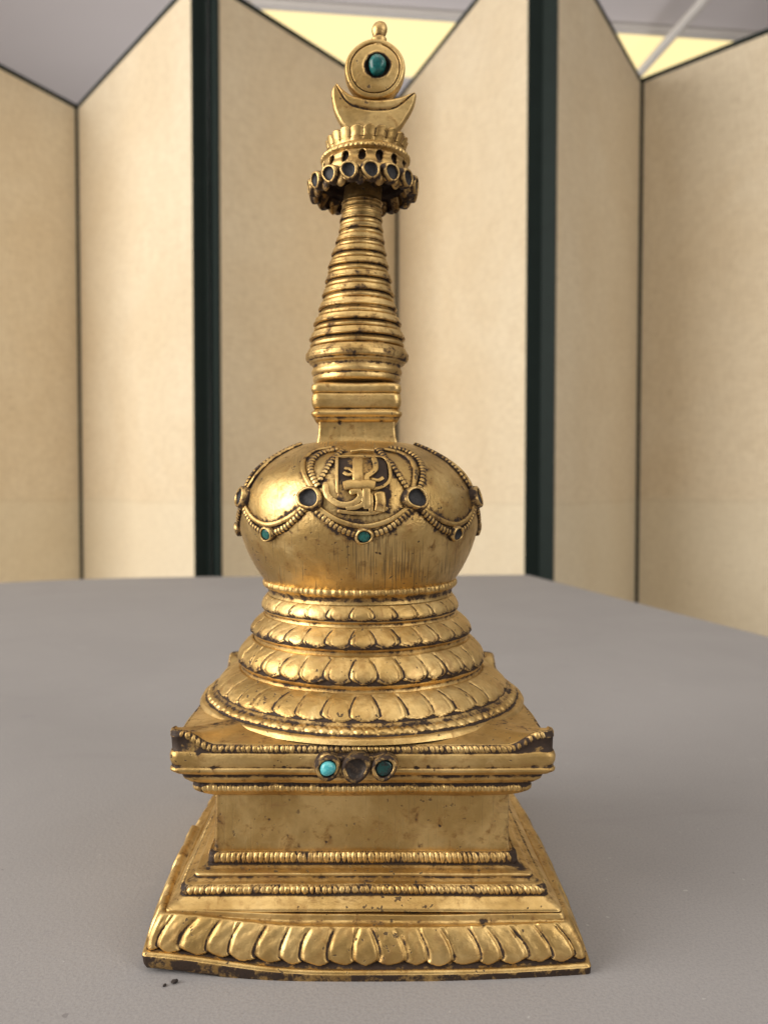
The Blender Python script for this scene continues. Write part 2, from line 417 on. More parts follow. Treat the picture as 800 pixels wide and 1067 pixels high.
for i, (pp, n, amp, und) in enumerate(TI):
    sec = [('petal', Rf(*pp), {'n': n, 'amp': amp, 'toe': (.62, .7, .62, .02)[i], 'close': (.72, .72, .72, .8)[i]})]
    if und: sec.append(('plain', Rf(*und), {'pat': -.05}))
    else:
        sec += [('plain', Rf((754, 151.5), (757, 153.5)), {'pat': .1}),
                ('bead', Rf((758, 155), (760.5, 158), (764, 160.5), (767, 161.5)), {'n': 92, 'amp': .0005, 'dirt': .6, 'cross': True}),
                ('plain', Rf((768.5, 163), (770.5, 166)) + [(rf(771, 168.5)[0], top_y + .0004)], {})]
    lathe('lotus_tier', sec, GOLD, ST_, nth=1100, front=FR, seed=20 + i)

DOME = [(461, 30), (462, 48), (464, 60), (467.5, 70), (472, 80), (479, 92.5), (487, 103.5), (497, 113), (509, 120), (522, 124), (536, 125), (548, 124), (560, 121), (574, 116), (588, 109), (597, 103.5), (604, 98.5), (609, 96)]
DP = [rd(v, w) for v, w in DOME]
DPd = densify(np.array([(a, 0, b) for a, b in DP]), .0004)
DR, DZ = DPd[:, 0], DPd[:, 2]
dome = lathe('dome', [('plain', list(zip(DR, DZ)), {'pat': -.02})], GOLD_DOME, ST_, ds=.0004, nth=720, seed=31, wobble=.00035)
_o = np.argsort(DZ); DRs, DZs = DR[_o], DZ[_o]
def dome_r(z): return np.interp(z, DZs, DRs)
_arc = np.concatenate([[0], np.cumsum(np.hypot(np.diff(DR), np.diff(DZ)))])
def dome_pt(al, z, h=0.0):                           # al: angle from the front in radians
    al = np.asarray(al, float); z = np.asarray(z, float)
    r = dome_r(z); e = .0006
    dr = (dome_r(z + e) - dome_r(z - e)) / (2 * e)
    nr = 1 / np.sqrt(1 + dr ** 2); nz = -dr * nr
    rr = r + h * nr; zz = z + h * nz
    P = np.stack([rr * np.sin(al) + lean(zz), -rr * np.cos(al), zz], -1)
    Nn = np.stack([nr * np.sin(al), -nr * np.cos(al), nz], -1)
    return P, Nn
def dome_hit(u, v):
    u = u + 3.0
    for d in np.arange(.18, D, .0002):
        x = (u - U0) * d / K(v); y = -D + d; z = CH + SL(v) * d
        if z < DZs[-1] and math.hypot(x, y) <= dome_r(z): return math.atan2(x, -y), z
    x = (u - U0) * D / K(v); return math.asin(max(-1, min(1, x / .0385))), CH + SL(v) * D * .98

def local_frame(n, up=Vector((0, 0, 1))):
    n = Vector(n).normalized(); xx = up.cross(n).normalized(); yy = n.cross(xx)
    return Matrix((xx, yy, n)).transposed()
def lathe_local(name, prof, m, parent, seg=40, pat=0.0, sx=1.0, seed=0, wobf=.07):
    """small turned piece about its own z axis; prof = [(r, z, patina)]"""
    pr = np.array(prof, float); a = np.linspace(0, 2 * PI, seg, endpoint=False)
    w = 1 + wobf * np.sin(2 * a + seed) + wobf * .6 * np.sin(3 * a + 2 * seed)
    P = np.stack([pr[:, 0][:, None] * np.cos(a)[None] * w * sx, pr[:, 0][:, None] * np.sin(a)[None] * w, np.repeat(pr[:, 1][:, None], seg, 1)], -1)
    v, q = grid(P)
    return mesh_from(name, v, q, m, parent, np.repeat(pr[:, 2][:, None], seg, 1))
_bez = {}
def bezel(parent, pos, n, r, stone=None, depth=1.0, seed=0, sx=1.0, raised=False, collar=1.26, dirt=0.0):
    """gold collar with an empty dark cup, or with a stone in it"""
    Mx = local_frame(n).to_4x4(); Mx.translation = Vector(pos)
    key = (round(r, 5), seed, sx, depth, collar)
    if key not in _bez:
        o = lathe_local('bezel', [(r * collar * 1.14, -r * .95, .7), (r * collar * 1.08, -r * .05, .6), (r * collar, r * .28, .36 + dirt), (r * (collar + .92) / 2, r * .38, .18 + dirt), (r * .98, r * .36, .3 + dirt), (r * .93, r * .1, .9), (r * .90, -r * .02, 1.0), (r * .88, -r * .3, 1.0)], GOLD, parent, seed=seed, sx=sx)
        _bez[key] = o.data
        o.matrix_local = Mx
    else:
        o = bpy.data.objects.new('bezel', _bez[key]); COL.objects.link(o); o.parent = parent; o.matrix_local = Mx
    kind = stone or 'empty'
    key2 = key + (kind, raised)
    if key2 not in _bez:
        if stone:
            hh = .62 if raised else .12
            c = lathe_local('stone', [(r * .9, -r * .2, 0), (r * .88, r * .15, 0), (r * .74, r * (.15 + hh * .55), 0), (r * .45, r * (.15 + hh * .9), 0), (r * .01, r * (.15 + hh), 0)], stone, o, seed=seed + 1, sx=sx, wobf=.06)
        else:
            c = lathe_local('empty_socket', [(r * .955, r * .16, 0), (r * .86, r * .02, 0), (r * .5, -r * .05, 0), (r * .01, -r * .03, 0)], SOCKET_BROWN if parent.name == 'stone_mount' else SOCKET, o, seed=seed, sx=sx)
        _bez[key2] = (c.name.split('.')[0], c.data)
    else:
        nm, d = _bez[key2]
        c = bpy.data.objects.new(nm, d); COL.objects.link(c); c.parent = o
    return o

# garland of the dome: eight bays
A0 = dome_hit(379, 561)[0]; zG = dome_hit(379, 558)[1]; zB = dome_hit(326, 520)[1]
zTop = DP[2][1] - .0002
BAY = PI / 4
px = D / F
def bead_r(C, r0, pitch, lo=.86):
    L = np.concatenate([[0], np.cumsum(np.linalg.norm(np.diff(C, axis=0), axis=1))])
    b = np.abs(np.sin(PI * L / pitch)) ** .7
    return r0 * (lo + (1.05 - lo) * b), .95 * (1 - b) + .12
def strand(bag, al, z, r, h, beaded=False, seg=8, pitch=.0013):
    q = densify(np.stack([al, np.zeros(len(al)), z], 1), .00035 if beaded else .0008)
    # arc-length in angle vs z differ in scale; densify again in 3D
    P, Nn = dome_pt(q[:, 0], q[:, 2], h)
    L = np.concatenate([[0], np.cumsum(np.linalg.norm(np.diff(P, axis=0), axis=1))]); n = int(L[-1] / (.00022 if beaded else .0006)) + 4
    qq = np.linspace(0, L[-1], n); P = np.stack([np.interp(qq, L, P[:, k]) for k in range(3)], 1); Nn = np.stack([np.interp(qq, L, Nn[:, k]) for k in range(3)], 1)
    R, pa = bead_r(P, r, pitch) if beaded else (np.full(n, r), np.full(n, 0.22))
    T = tube_pts(P, R, Nn, seg, .72)
    a = np.linspace(0, 2 * PI, seg, endpoint=False)
    bag.add(T, True, pa[:, None] + .6 * smoothstep(-np.sin(a), -.55, .3)[None, :])
gar = Bag()
for b in range(8):
    c = A0 + b * BAY; hb = BAY / 2
    # swag between two sockets: plain cord above, beaded cord below
    xs = np.array([-1, -.72, -.4, 0, .4, .72, 1]); sag = np.array([0, .46, .82, 1, .82, .46, 0])
    strand(gar, c + hb * xs, zB - .0005 + (zG - zB + .0030) * sag, .00085, .0001)
    strand(gar, c + hb * xs, zB - .0012 + (zG - zB + .0012) * sag, .00098, .0002, True)
    if b in (0, 1): continue
    # pair of cords rising from the socket to the neck
    for k, off in enumerate((-.040, .028)):
        al = np.array([c - hb + off * .4, c - hb + off - .05 * np.sign(0.5 - k) * .6, c - hb + off * 1.25, c - hb + off * .8, c - hb + off * .5])
        z = np.array([zB + .001, zB + (zTop - zB) * .40, zB + (zTop - zB) * .72, zB + (zTop - zB) * .93, zTop])
        strand(gar, al, z, .00085 if k else .00098, .0002, k == 0)
# the broad arches that frame the front bay
for side, bead in (([(327, 510), (320, 498), (317, 487), (320, 477), (331, 470), (347, 467)], False), ([(333, 508), (327, 497), (325, 487), (329, 478), (340, 471.5), (353, 469)], True),
                   ([(435, 514), (440, 500), (440, 488), (434, 477), (422, 470), (407, 467)], True), ([(429, 512), (432.5, 499), (432, 488), (426, 478), (415, 472), (401, 469)], False)):
    pts = [dome_hit(*p) for p in side]
    strand(gar, np.array([p[0] for p in pts]), np.array([p[1] for p in pts]), .00098 if bead else .00085, .0002, bead)
# inner pair in the front bay
for u0_, v0_, u1_, v1_ in ((393, 468, 428, 514), (358, 470, 334, 502)):
    pts = [dome_hit(u0_ + (u1_ - u0_) * f, v0_ + (v1_ - v0_) * f - 3 * math.sin(PI * f)) for f in np.linspace(0, 1, 6)]
    strand(gar, np.array([p[0] for p in pts]), np.array([p[1] for p in pts]), .0009, .0002, True)
garland = gar.build('garland', GOLD, ST_)
STN = {0: TURQ_GREEN, 7: TURQ_GREEN, 1: None}
for b in range(8):
    p, n = dome_pt(A0 + b * BAY, zG, .0010)
    bezel(garland, p, n, 7.2 * px * .83, STN.get(b, STONE_DARK if b % 2 else None), seed=1)
    p, n = dome_pt(A0 + (b - .5) * BAY, zB, .0010)
    bezel(garland, p, n, 10.6 * px * .83, None, depth=1.4, seed=2)

# square medallion in the front bay: relief of bars and scrolls on a dark sunk plate
def mp(zx, zy, h=0.0):                               # medallion grid from the photograph's proportions, laid on the dome
    al, z = dome_hit(310 + zx * .1875, 450 + zy * .1875); return al, z
mb = Bag()
gx = np.linspace(222, 508, 15); gy = np.linspace(150, 452, 15)
def plate(x0, x1, y0, y1, h, pat, bag, nx=6, ny=6, edge=.0012):
    rows = []
    xs = np.linspace(x0, x1, nx); ys = np.linspace(y0, y1, ny)
    AZ = [[mp(x, y) for x in xs] for y in ys]
    AL = np.array([[q[0] for q in r] for r in AZ]); ZZ = np.array([[q[1] for q in r] for r in AZ])
    P, _ = dome_pt(AL, ZZ, h); B, _ = dome_pt(AL, ZZ, -.0008)
    Pp = np.pad(P, ((1, 1), (1, 1), (0, 0)), mode='edge'); Bp = np.pad(B, ((1, 1), (1, 1), (0, 0)), mode='edge')
    Pp[0], Pp[-1], Pp[:, 0], Pp[:, -1] = Bp[0], Bp[-1], Bp[:, 0], Bp[:, -1]
    XX, YY = np.meshgrid(np.pad(xs, 1, mode='edge'), np.pad(ys, 1, mode='edge')); pa = np.full(Pp.shape[:2], float(pat))
    for cx_, cy_, cr_, k_ in ((275, 222, 42, .7), (462, 258, 42, .7), (412, 400, 40, .6), (248, 175, 35, .6), (480, 185, 30, .6), (300, 440, 40, .5), (240, 400, 30, .4), (490, 400, 40, .5)): pa += k_ * np.exp(-((XX - cx_) ** 2 + (YY - cy_) ** 2) / cr_ ** 2)
    pa[0] = pa[-1] = .5; pa[:, 0] = pa[:, -1] = .5
    bag.add(Pp, False, pa)
dk = Bag()
plate(224, 508, 150, 452, .0003, .40, dk, 25, 25)
med = dk.build('medallion', GOLD_DULL, ST_)
def bar(pts, r, h=.0008, pat=.02, flat=.45):
    A = [mp(*p) for p in pts]; q = densify(np.array([(a, 0, z) for a, z in A]), .0006)
    P, Nn = dome_pt(q[:, 0], q[:, 2], h)
    k = np.linspace(0, 1, len(P)); R = r * px * .185 * np.clip(np.minimum(k, 1 - k) * 22 + .6, 0, 1)
    T = tube_pts(P, R, Nn, 16, flat, .6 if r > 12 else .8); a = np.linspace(0, 2 * PI, 16, endpoint=False)
    mb.add(T, True, pat + .55 * smoothstep(-np.sin(a), -.2, .6)[None, :] + 0 * k[:, None])
bar([(228, 345), (226, 300), (226, 200), (227, 158), (236, 149), (300, 147), (400, 148), (470, 152), (500, 172), (514, 220), (516, 262), (500, 292), (460, 316), (400, 326)], 8, .0008)
bar([(165, 290), (176, 360), (240, 405), (310, 402), (352, 366), (340, 335), (295, 345)], 15, .0010)
bar([(340, 160), (341, 215), (340, 290)], 27, .0010)
bar([(262, 312), (300, 302), (345, 304), (390, 300), (432, 310)], 24, .0011)
bar([(424, 156), (436, 190), (434, 220), (412, 240), (390, 256), (384, 292)], 14, .0009)
bar([(268, 215), (300, 222), (318, 240), (290, 250), (262, 238)], 9, .0010, .25)
bar([(384, 300), (386, 350), (386, 430)], 20, .0009, .1)
bar([(275, 425), (330, 420), (368, 396), (366, 345)], 11, .0011)
bar([(408, 350), (410, 400), (408, 446)], 11, .0010, .05)
bar([(456, 340), (462, 395), (454, 444)], 26, .0008, .1)
bar([(300, 120), (360, 112), (430, 116)], 12, .0008)
bar([(230, 440), (330, 452), (420, 450), (500, 425)], 9, .0008, .2)
bar([(415, 270), (450, 276), (478, 262)], 9, .0007, .25)
mb.build('medallion_relief', GOLD, med)

# old grime gathered round the cords, sockets and the medallion
from mathutils.kdtree import KDTree
gv = np.array([v.co[:] for v in garland.data.vertices])[::3]; mv = np.array([v.co[:] for v in med.data.vertices])
gv = np.concatenate([gv, mv]); kd = KDTree(len(gv))
for i_, p in enumerate(gv): kd.insert(p, i_)
kd.balance()
dv = np.empty(len(dome.data.vertices) * 3, dtype=np.float32); dome.data.vertices.foreach_get('co', dv); dv = dv.reshape(-1, 3)
pa = np.empty(len(dv), dtype=np.float32); dome.data.attributes['patina'].data.foreach_get('value', pa)
for i_ in np.where(dv[:, 2] > zG - .006)[0]:
    d_ = kd.find(dv[i_])[2]
    pa[i_] += .62 * math.exp(-(d_ / .0011) ** 2) + .10 * math.exp(-(d_ / .003) ** 2)
dome.data.attributes['patina'].data.foreach_set('value', pa)

# neck block above the dome
square('neck', [('plain', Q_((439, 40.5), (446, 40.2), (455, 41), (463, 43), (468, 46)), {'pat': .02})], GOLD_BODY, ST_, step=.0004, rc=.0008, seed=41, wobble=.00012)
square('harmika', [
    ('flat', [(.004, sq(398.5, 40)[1])] + Q_((398.5, 40)), {}),
    ('plain', Q_((398.6, 43), (399.5, 46), (402, 47.3), (406, 47.3), (408.5, 46), (409, 44.2)), {'pat': .16}),
    ('plain', Q_((409, 45.2), (411, 46.6), (416, 47.2), (421, 46.8), (424.5, 45.4), (425.2, 43)), {'pat': -.04}),
    ('plain', Q_((425.5, 44), (427, 45.4), (429, 47.6), (431.5, 47.8), (433, 46.6)), {'pat': .02}),
    ('plain', Q_((434.5, 45), (437, 44.5), (439.5, 42), (440, 38)), {'pat': .35}),
    ('flat', [sq(440, 38), (.004, sq(440, 38)[1])], {}),
], GOLD, ST_, step=.0003, rc=.0024, arr=(.6, .075), seed=43, wobble=.00015)  # wide arr puts the dark of the rounded corners into the colour

# spire: core and thirteen rings
RG = [(212, 21.0), (219.5, 21.6), (229.5, 22.4), (240.5, 23.4), (252, 26), (264.5, 28.9), (278, 31.8), (292.5, 35), (307, 38.2), (321.5, 41.2), (337, 45.6), (352, 49.6), (369, 53.2)]
def Rd(*vw): return [rd(v, w) for v, w in vw]
core = lathe('spire', [
    ('plain', Rd((196, 19), (206, 19.5), (225, 19.8), (240, 20.6), (265, 25.5), (300, 32), (340, 41), (365, 46)), {'pat': .25}),
    ('plain', Rd((376, 49), (380, 47.5), (383, 45.5), (385, 45.8), (388, 47.2), (391, 46.8), (392.5, 45)), {'pat': .02}),
    ('plain', Rd((393, 44.8), (395, 45.6), (398, 45.4), (400, 43)) + [(.003, rd(400, 43)[1])], {'pat': .05}),
], GOLD, ST_, nth=360, seed=51)
for i, (v, w) in enumerate(RG):
    vn = RG[i + 1][0] if i < 12 else v + 18
    vp = RG[i - 1][0] if i else v - 8
    h0, h1 = (v - vp) * .5, (vn - v) * .5
    last = i == 12
    e = .985 if i % 3 else .99
    wm = (w + RG[i + 1][1]) / 2 if i < 12 else w
    pr = Rd((v - h0 * .60, w * .86), (v - h0 * .52, w * .945), (v - h0 * .1, w * .968), (v + h1 * .12, w * e))
    pe = Rd((v + h1 * .14, w * .995), (v + h1 * .28, w), (v + h1 * .36, w * .98), (v + h1 * .40, w * .91))
    pr2 = Rd((v + h1 * .44, w * .90), (v + h1 * .62, w * .93), (v + h1 * .95, wm * .942), (v + h1 * 1.25, wm * .935), (v + h1 * 1.42, wm * .86))
    if last:
        pr = Rd((v - h0 * .62, w * .86), (v - h0 * .5, w * .935), (v - 1, w * .97), (v + 1, w * .985)); pe = Rd((v + 1.3, w), (v + 6, w), (v + 8, w * .98), (v + 8.6, w * .95)); pr2 = Rd((v + 9, w * .94), (v + 11, w * .925), (v + 12, w * .88))
    wear = (.05, .05, .12, .06, .08, .10, .22, .30, .26, .14, .12, .18, .30)[i]
    lathe('ring', [('plain', pr, {'pat': wear}), ('plain', pe, {'pat': .46}), ('plain', pr2, {'pat': .26})], GOLD, core, nth=300, ds=.00018, seed=60 + i, wobble=.0004)

# umbrella crown
def fz(v, r): return CH + SL(v) * (D - r)
def rpx(w, v): return D * math.sin(math.atan(w / K(v)))
r45, r57, r42 = rpx(45, 160), rpx(50.5, 195), rpx(41, 140)
NB = 16
PHB = 2 * PI / NB * .35
zr = fz(178, r57)
# drape: thin shell with scalloped hem and sunk slots painted dark like holes
nth = 640
th = np.linspace(0, 2 * PI, nth, endpoint=False)          # from the front, increasing to the right
prof = densify(np.array([(r45 * .97, 0, fz(153, r45)), (r45, 0, fz(156, r45)), (r45 * .99, 0, fz(160, r45)), (r45 * 1.03, 0, fz(165, r45)), (r57 * .93, 0, fz(170, r57)), (r57, 0, fz(176, r57)), (r57 * 1.02, 0, fz(181, r57)), (r57 * 1.0, 0, fz(187, r57))]), .0003)[:, [0, 2]]
tt = np.linspace(0, 1, len(prof))[:, None]
lob = np.abs(np.cos(NB * (th - PHB) / 2))[None]
_ph = ((NB * (th - PHB) / (2 * PI)) % 1) - .5
slot = 1 - smoothstep(((prof[:, 1] - fz(160.5, r45)) / (5.6 * px))[:, None] ** 2 + (_ph / .22)[None] ** 2, .6, 1.15)
def drape(off):
    r = prof[:, 0][:, None] + off + .0006 * lob * smoothstep(tt, .5, .9) - .0016 * slot * (off == 0)
    z = prof[:, 1][:, None] + 0 * th[None] + (1 - lob ** .6) * smoothstep(tt, .72, 1) * .0020
    return np.stack([r * np.sin(th)[None] + lean(z), -r * np.cos(th)[None], z], -1)
O, I = drape(0), drape(-.0012)
P = np.concatenate([O, I[::-1]]); pat = np.concatenate([.95 * slot + .10 + .25 * (1 - lob) * tt, np.full(I.shape[:2], .75)])  # slots are not cut through; the holes' darkness is put into the colour
bg = Bag(); bg.add(P, True, pat)
zc = fz(154, r45)                                         # ceiling of the umbrella
disc = np.stack([np.stack([rr * np.sin(th) + lean(zc), -rr * np.cos(th), np.full(nth, zc - .0004 * k)], -1) for k, rr in enumerate((.0005, r45 * .5, r45 * .99))])
bg.add(disc, True, .6)
crown = bg.build('umbrella_crown', GOLD_DULL, ST_)
for k in range(NB):
    a = PHB + k * 2 * PI / NB; z = zr; r = r57 * 1.01 + .0011
    bezel(crown, (r * math.sin(a) + lean(z), -r * math.cos(a), z), (math.sin(a), -math.cos(a), -.12), 7.4 * px * .92, None, depth=1.2, seed=3, collar=1.26)
# pendant tabs hanging inside the hem between the sockets
tb = Bag()
for k in range(NB):
    a = PHB + (k + .5) * 2 * PI / NB
    C = np.array([(r57 * .90 * math.sin(a), -r57 * .90 * math.cos(a), zr + .001), (r57 * .97 * math.sin(a), -r57 * .97 * math.cos(a), zr - .0015), (r57 * .96 * math.sin(a), -r57 * .96 * math.cos(a), zr - .0038)])
    C = densify(C, .0006); C[:, 0] += lean(C[:, 2])
    Nn = np.tile(np.array([math.sin(a), -math.cos(a), 0.0]), (len(C), 1)); q = np.linspace(0, 1, len(C))
    tb.add(tube_pts(C, .0021 * np.sqrt(np.clip(1.02 - q ** 2.5, .02, 1)), Nn, 10, .55), True, .45)
tb.build('hem_tabs', GOLD_DULL, crown)
# beaded ring and upright lotus collar
lathe('beaded_ring', [
    ('plain', Rf((145, 40), (145.6, 43)), {'pat': .1}),
    ('bead', Rf((146, 44), (148, 45.8), (150.5, 46), (152, 45)), {'n': 52, 'amp': .0004, 'dirt': .4}),
    ('plain', Rf((153, 44), (155, 42)), {'pat': .25}),
], GOLD, ST_, nth=520, seed=81, wobble=.0001)
NP = 20
lob = np.abs(np.cos(NP * (th - .06) / 2))[None]
zb, zt = fz(147, r42), fz(127.5, r42)
q = np.linspace(0, 1, 26)[:, None]
def cup(off, rel):
    r = r42 * (.95 + .095 * q ** 1.5) + off + rel * (.0008 * (lob ** .5 - .6) * smoothstep(q, .08, .5))
    xx_ = np.abs(2 * ((NP * (th - .06) / (2 * PI) + .5) % 1) - 1)[None]; z = zb + (zt - zb) * q * (1 - .34 * (1 - np.sqrt(1 - .97 * xx_ ** 2)) * q ** 2)
    r = r - rel * .0012 * smoothstep(q, .88, 1)
    return np.stack([r * np.sin(th)[None] + lean(z), -r * np.cos(th)[None], z], -1)
O, I = cup(0, 1), cup(-.0016, 0)
bg = Bag(); bg.add(np.concatenate([O, I[::-1]]), True, np.concatenate([.8 * (1 - smoothstep(lob, .03, .22)) * smoothstep(q, .15, .6) + .05 + .5 * smoothstep(q, .85, 1), np.full(I.shape[:2], .6)]))
zf = zb + (zt - zb) * .35
bg.add(np.stack([np.stack([rr * np.sin(th) + lean(zf), -rr * np.cos(th), np.full(nth, zf + .0006 * (2 - k))], -1) for k, rr in enumerate((.0005, r42 * .5, r42 * .99))]), True, .45)
bg.build('lotus_collar', GOLD, ST_)

# moon
outer = densify(np.array([(350.5, 0, 88), (345.5, 0, 97), (346.5, 0, 110), (351, 0, 124), (362, 0, 138), (390, 0, 147), (412, 0, 140), (424, 0, 125), (431, 0, 112), (433.5, 0, 101), (431.5, 0, 98)]), .9)[:, [0, 2]]
inner = densify(np.array([(351.2, 0, 88.6), (358, 0, 96), (366, 0, 101.5), (378, 0, 105), (390, 0, 106.5), (403, 0, 106), (415, 0, 104), (425, 0, 100.5), (431, 0, 98.4)]), .9)[:, [0, 2]]
def even(c, n):
    L = np.concatenate([[0], np.cumsum(np.hypot(*np.diff(c, axis=0).T))]); k = np.linspace(0, L[-1], n)
    return np.stack([np.interp(k, L, c[:, 0]), np.interp(k, L, c[:, 1])], 1)
n = 150; o_, i_ = even(outer, n), even(inner, n)
tq = np.linspace(0, 1, 40)
G = o_[:, None] * (1 - tq)[None, :, None] + i_[:, None] * tq[None, :, None]
wd = np.linalg.norm(o_ - i_, axis=1)[:, None]
edge = np.minimum(tq, 1 - tq)[None] * wd
pill = np.sqrt(np.clip(edge / 3.0, 0, 1))
tip = smoothstep(wd, 0, 8)
gd = (1 - tq)[None] * wd                                  # distance from the concave edge
gpos = 2.5 + 8.5 * smoothstep(wd, 4, 38); groove = np.exp(-((gd - gpos) / .9) ** 2) * tip
th_ = .0021
y = th_ * (.35 + .65 * pill) + .0003 * smoothstep(gpos - gd, -1, 1) * tip - .0006 * groove
X = np.vectorize(lambda u, v: ax(u, v)[0])(G[..., 0], G[..., 1]); Z = np.vectorize(lambda u, v: ax(u, v)[1])(G[..., 0], G[..., 1])
bg = Bag(); Fr = np.stack([X, -y, Z], -1); Bk = np.stack([X, y, Z], -1)
bg.add(np.concatenate([Fr, Bk[:, ::-1]], 1), True, np.concatenate([.85 * groove + .30 * (1 - smoothstep(edge, 0, 1.6)) - .05, np.full(y.shape, .1)], 1))
bg.build('crescent_moon', GOLD, ST_)
# sun disc: turned about the y axis
xc, zc_ = ax(390.5, 74.5); R0 = 30.8 * px
def disc_piece(name, prof, m, parent, cx, cz, seg=120, sxz=(1, 1), lump=0.0, off_=0.0):
    pr = np.array(prof, float); a = np.linspace(0, 2 * PI, seg, endpoint=False)
    w = 1 + .012 * np.sin(2 * a + .4) + .008 * np.sin(5 * a) + lump * np.sin(3 * a + 1)
    sh = off_ * (1 - smoothstep(pr[:, 0], R0 * .45, R0 * .6))[:, None] * (pr[:, 1] > 0)[:, None]
    P = np.stack([cx + sh + pr[:, 0][:, None] * np.cos(a) * w * sxz[0], -pr[:, 1][:, None] + 0 * a, cz + sh + pr[:, 0][:, None] * np.sin(a) * w * sxz[1]], -1)
    v, q = grid(P); return mesh_from(name, v, q, m, parent, np.repeat(pr[:, 2][:, None], seg, 1))
T_ = .0021
dp = [(.0003, -T_, 0), (R0 * .9, -T_, 0), (R0 * .985, -T_ * .6, .2), (R0, 0, .25), (R0 * .985, T_ * .6, .2), (R0 * .95, T_ * .92, 0), (R0 * .88, T_, -.1), (R0 * .84, T_ * .97, .1), (R0 * .815, T_ * .72, .75), (R0 * .79, T_ * .74, .7), (R0 * .77, T_ * .92, .1), (R0 * .62, T_ * 1.0, 0), (R0 * .5, T_ * 1.04, .1), (R0 * .45, T_ * 1.12, .3), (R0 * .40, T_ * 1.02, .8), (R0 * .37, T_ * .5, 1.1), (R0 * .2, T_ * .3, 1.1), (.0002, T_ * .3, 1.1)]
q = densify(np.array(dp)[:, [0, 1, 2]], .0002)
sun = disc_piece('sun_disc', q, GOLD, ST_, xc, zc_, off_=2.4 * px)
sx_, sz_ = ax(392.9, 71.0); rs = 9.3 * px
disc_piece('turquoise_stone', [(rs, T_ * .4, 0), (rs, T_ * 1.05, 0), (rs * .93, T_ * 1.45, 0), (rs * .7, T_ * 1.75, 0), (rs * .35, T_ * 1.86, 0), (.0001, T_ * 1.88, 0)], stone_mat('teal_turquoise', (.010, .10, .105), (.03, .21, .20), .22), sun, sx_, sz_, 48, (.93, 1.06), .03)
# bud on top
fx, _ = ax(396, 35)
bud = [(.0004, 23), (3.2, 23.4), (6, 25.4), (7.6, 29), (7.9, 32.5), (7, 36), (6.0, 38.4), (6.6, 39.4), (7.9, 41), (8.1, 43.5), (7.6, 46), (7.2, 50)]
pr = densify(np.array([(w * px if w > .01 else w, 0, ax(396, v)[1]) for w, v in bud]), .0003)[:, [0, 2]]
a = np.linspace(0, 2 * PI, 64, endpoint=False)
P = np.stack([fx + (ax(394, 46)[0] - fx) * np.clip((pr[:, 1][:, None] - pr[0, 1]) / (pr[-1, 1] - pr[0, 1]), 0, 1) + pr[:, 0][:, None] * np.cos(a), pr[:, 0][:, None] * np.sin(a) * .85, pr[:, 1][:, None] + 0 * a], -1)
v_, q_ = grid(P)
kz = np.linspace(0, 1, len(pr))
mesh_from('bud_finial', v_, q_, GOLD_DULL, ST_, np.repeat((.25 * (1 - smoothstep(kz, .0, .3)) + .5 * np.exp(-((kz - .58) / .05) ** 2))[:, None], 64, 1))

# three sockets on the cornice front
ys = -sq(792, 203.5)[0]
cart = Bag()
for u in (342, 371, 399.5):
    pass
lobes = np.linspace(0, 2 * PI, 220, endpoint=False)
def cart_outline(k):                                    # rounded three-lobed plate
    pts = []
    for a in lobes:
        dx, dz = math.cos(a), math.sin(a); best = 0
        for cx, r in ((-29, 14.2), (0, 13.2), (29, 14)):
            b = dx * cx; disc_ = b * b - cx * cx + r * r
            if disc_ > 0: best = max(best, b + math.sqrt(disc_))
        pts.append((dx * max(best, 11.5 / max(abs(dz), .27)) if abs(dx) < .9 else dx * best, dz * (max(best, min(11.5 / max(abs(dz), .01), 43)) if abs(dx) < .9 else best)))
    return np.array(pts) * k
x0, z0 = ax(370.5, 796.5, ys)
kx = (D + ys) / K(796)
lay = []
for k, yo in ((1.0, .0025), (1.0, -.0012), (.95, -.0021), (.86, -.0022), (.3, -.0020), (.01, -.0020)):
    c = cart_outline(k) * kx; lay.append(np.stack([x0 + c[:, 0], np.full(len(c), ys + yo), z0 + c[:, 1]], -1))
P = np.stack(lay)
bgc = Bag(); bgc.add(P, True, np.array([.8, .75, .5, .48, .6, .6])[:, None] + 0 * lobes[None])
plq = bgc.build('stone_mount', GOLD, ST_)
for u, st, rr in ((342, TURQ, 9.2), (371, None, 10.6), (399.8, STONE_DARK, 9.4)):
    x, z = ax(u, 796.5, ys)
    bezel(plq, (x, ys - .0026, z), (0, -1, .05), rr * kx, st, depth=1.5, seed=int(u) % 7, raised=st is TURQ, collar=1.34, dirt=.26 if st else .34)

# ------------------------------------------------------------------ boxes and the surroundings
def poly_prism(name, pts, z0, z1, m, parent=None, bevel=.0):
    bm = bmesh.new()
    lo = [bm.verts.new((x, y, z0)) for x, y in pts]; hi = [bm.verts.new((x, y, z1)) for x, y in pts]
    bm.faces.new(hi); bm.faces.new(lo[::-1])
    n = len(pts)
    for i in range(n): bm.faces.new((lo[i], lo[(i + 1) % n], hi[(i + 1) % n], hi[i]))
    bmesh.ops.recalc_face_normals(bm, faces=bm.faces[:])
    if bevel:
        es = [e for e in bm.edges if all(abs(v.co.z - z1) < 1e-6 for v in e.verts)]
        bmesh.ops.bevel(bm, geom=es, offset=bevel, segments=3, profile=.5, affect='EDGES')
    me = bpy.data.meshes.new(name); bm.to_mesh(me); bm.free(); me.materials.append(m)
    o = bpy.data.objects.new(name, me); COL.objects.link(o)
    if parent: o.parent = parent
    return o
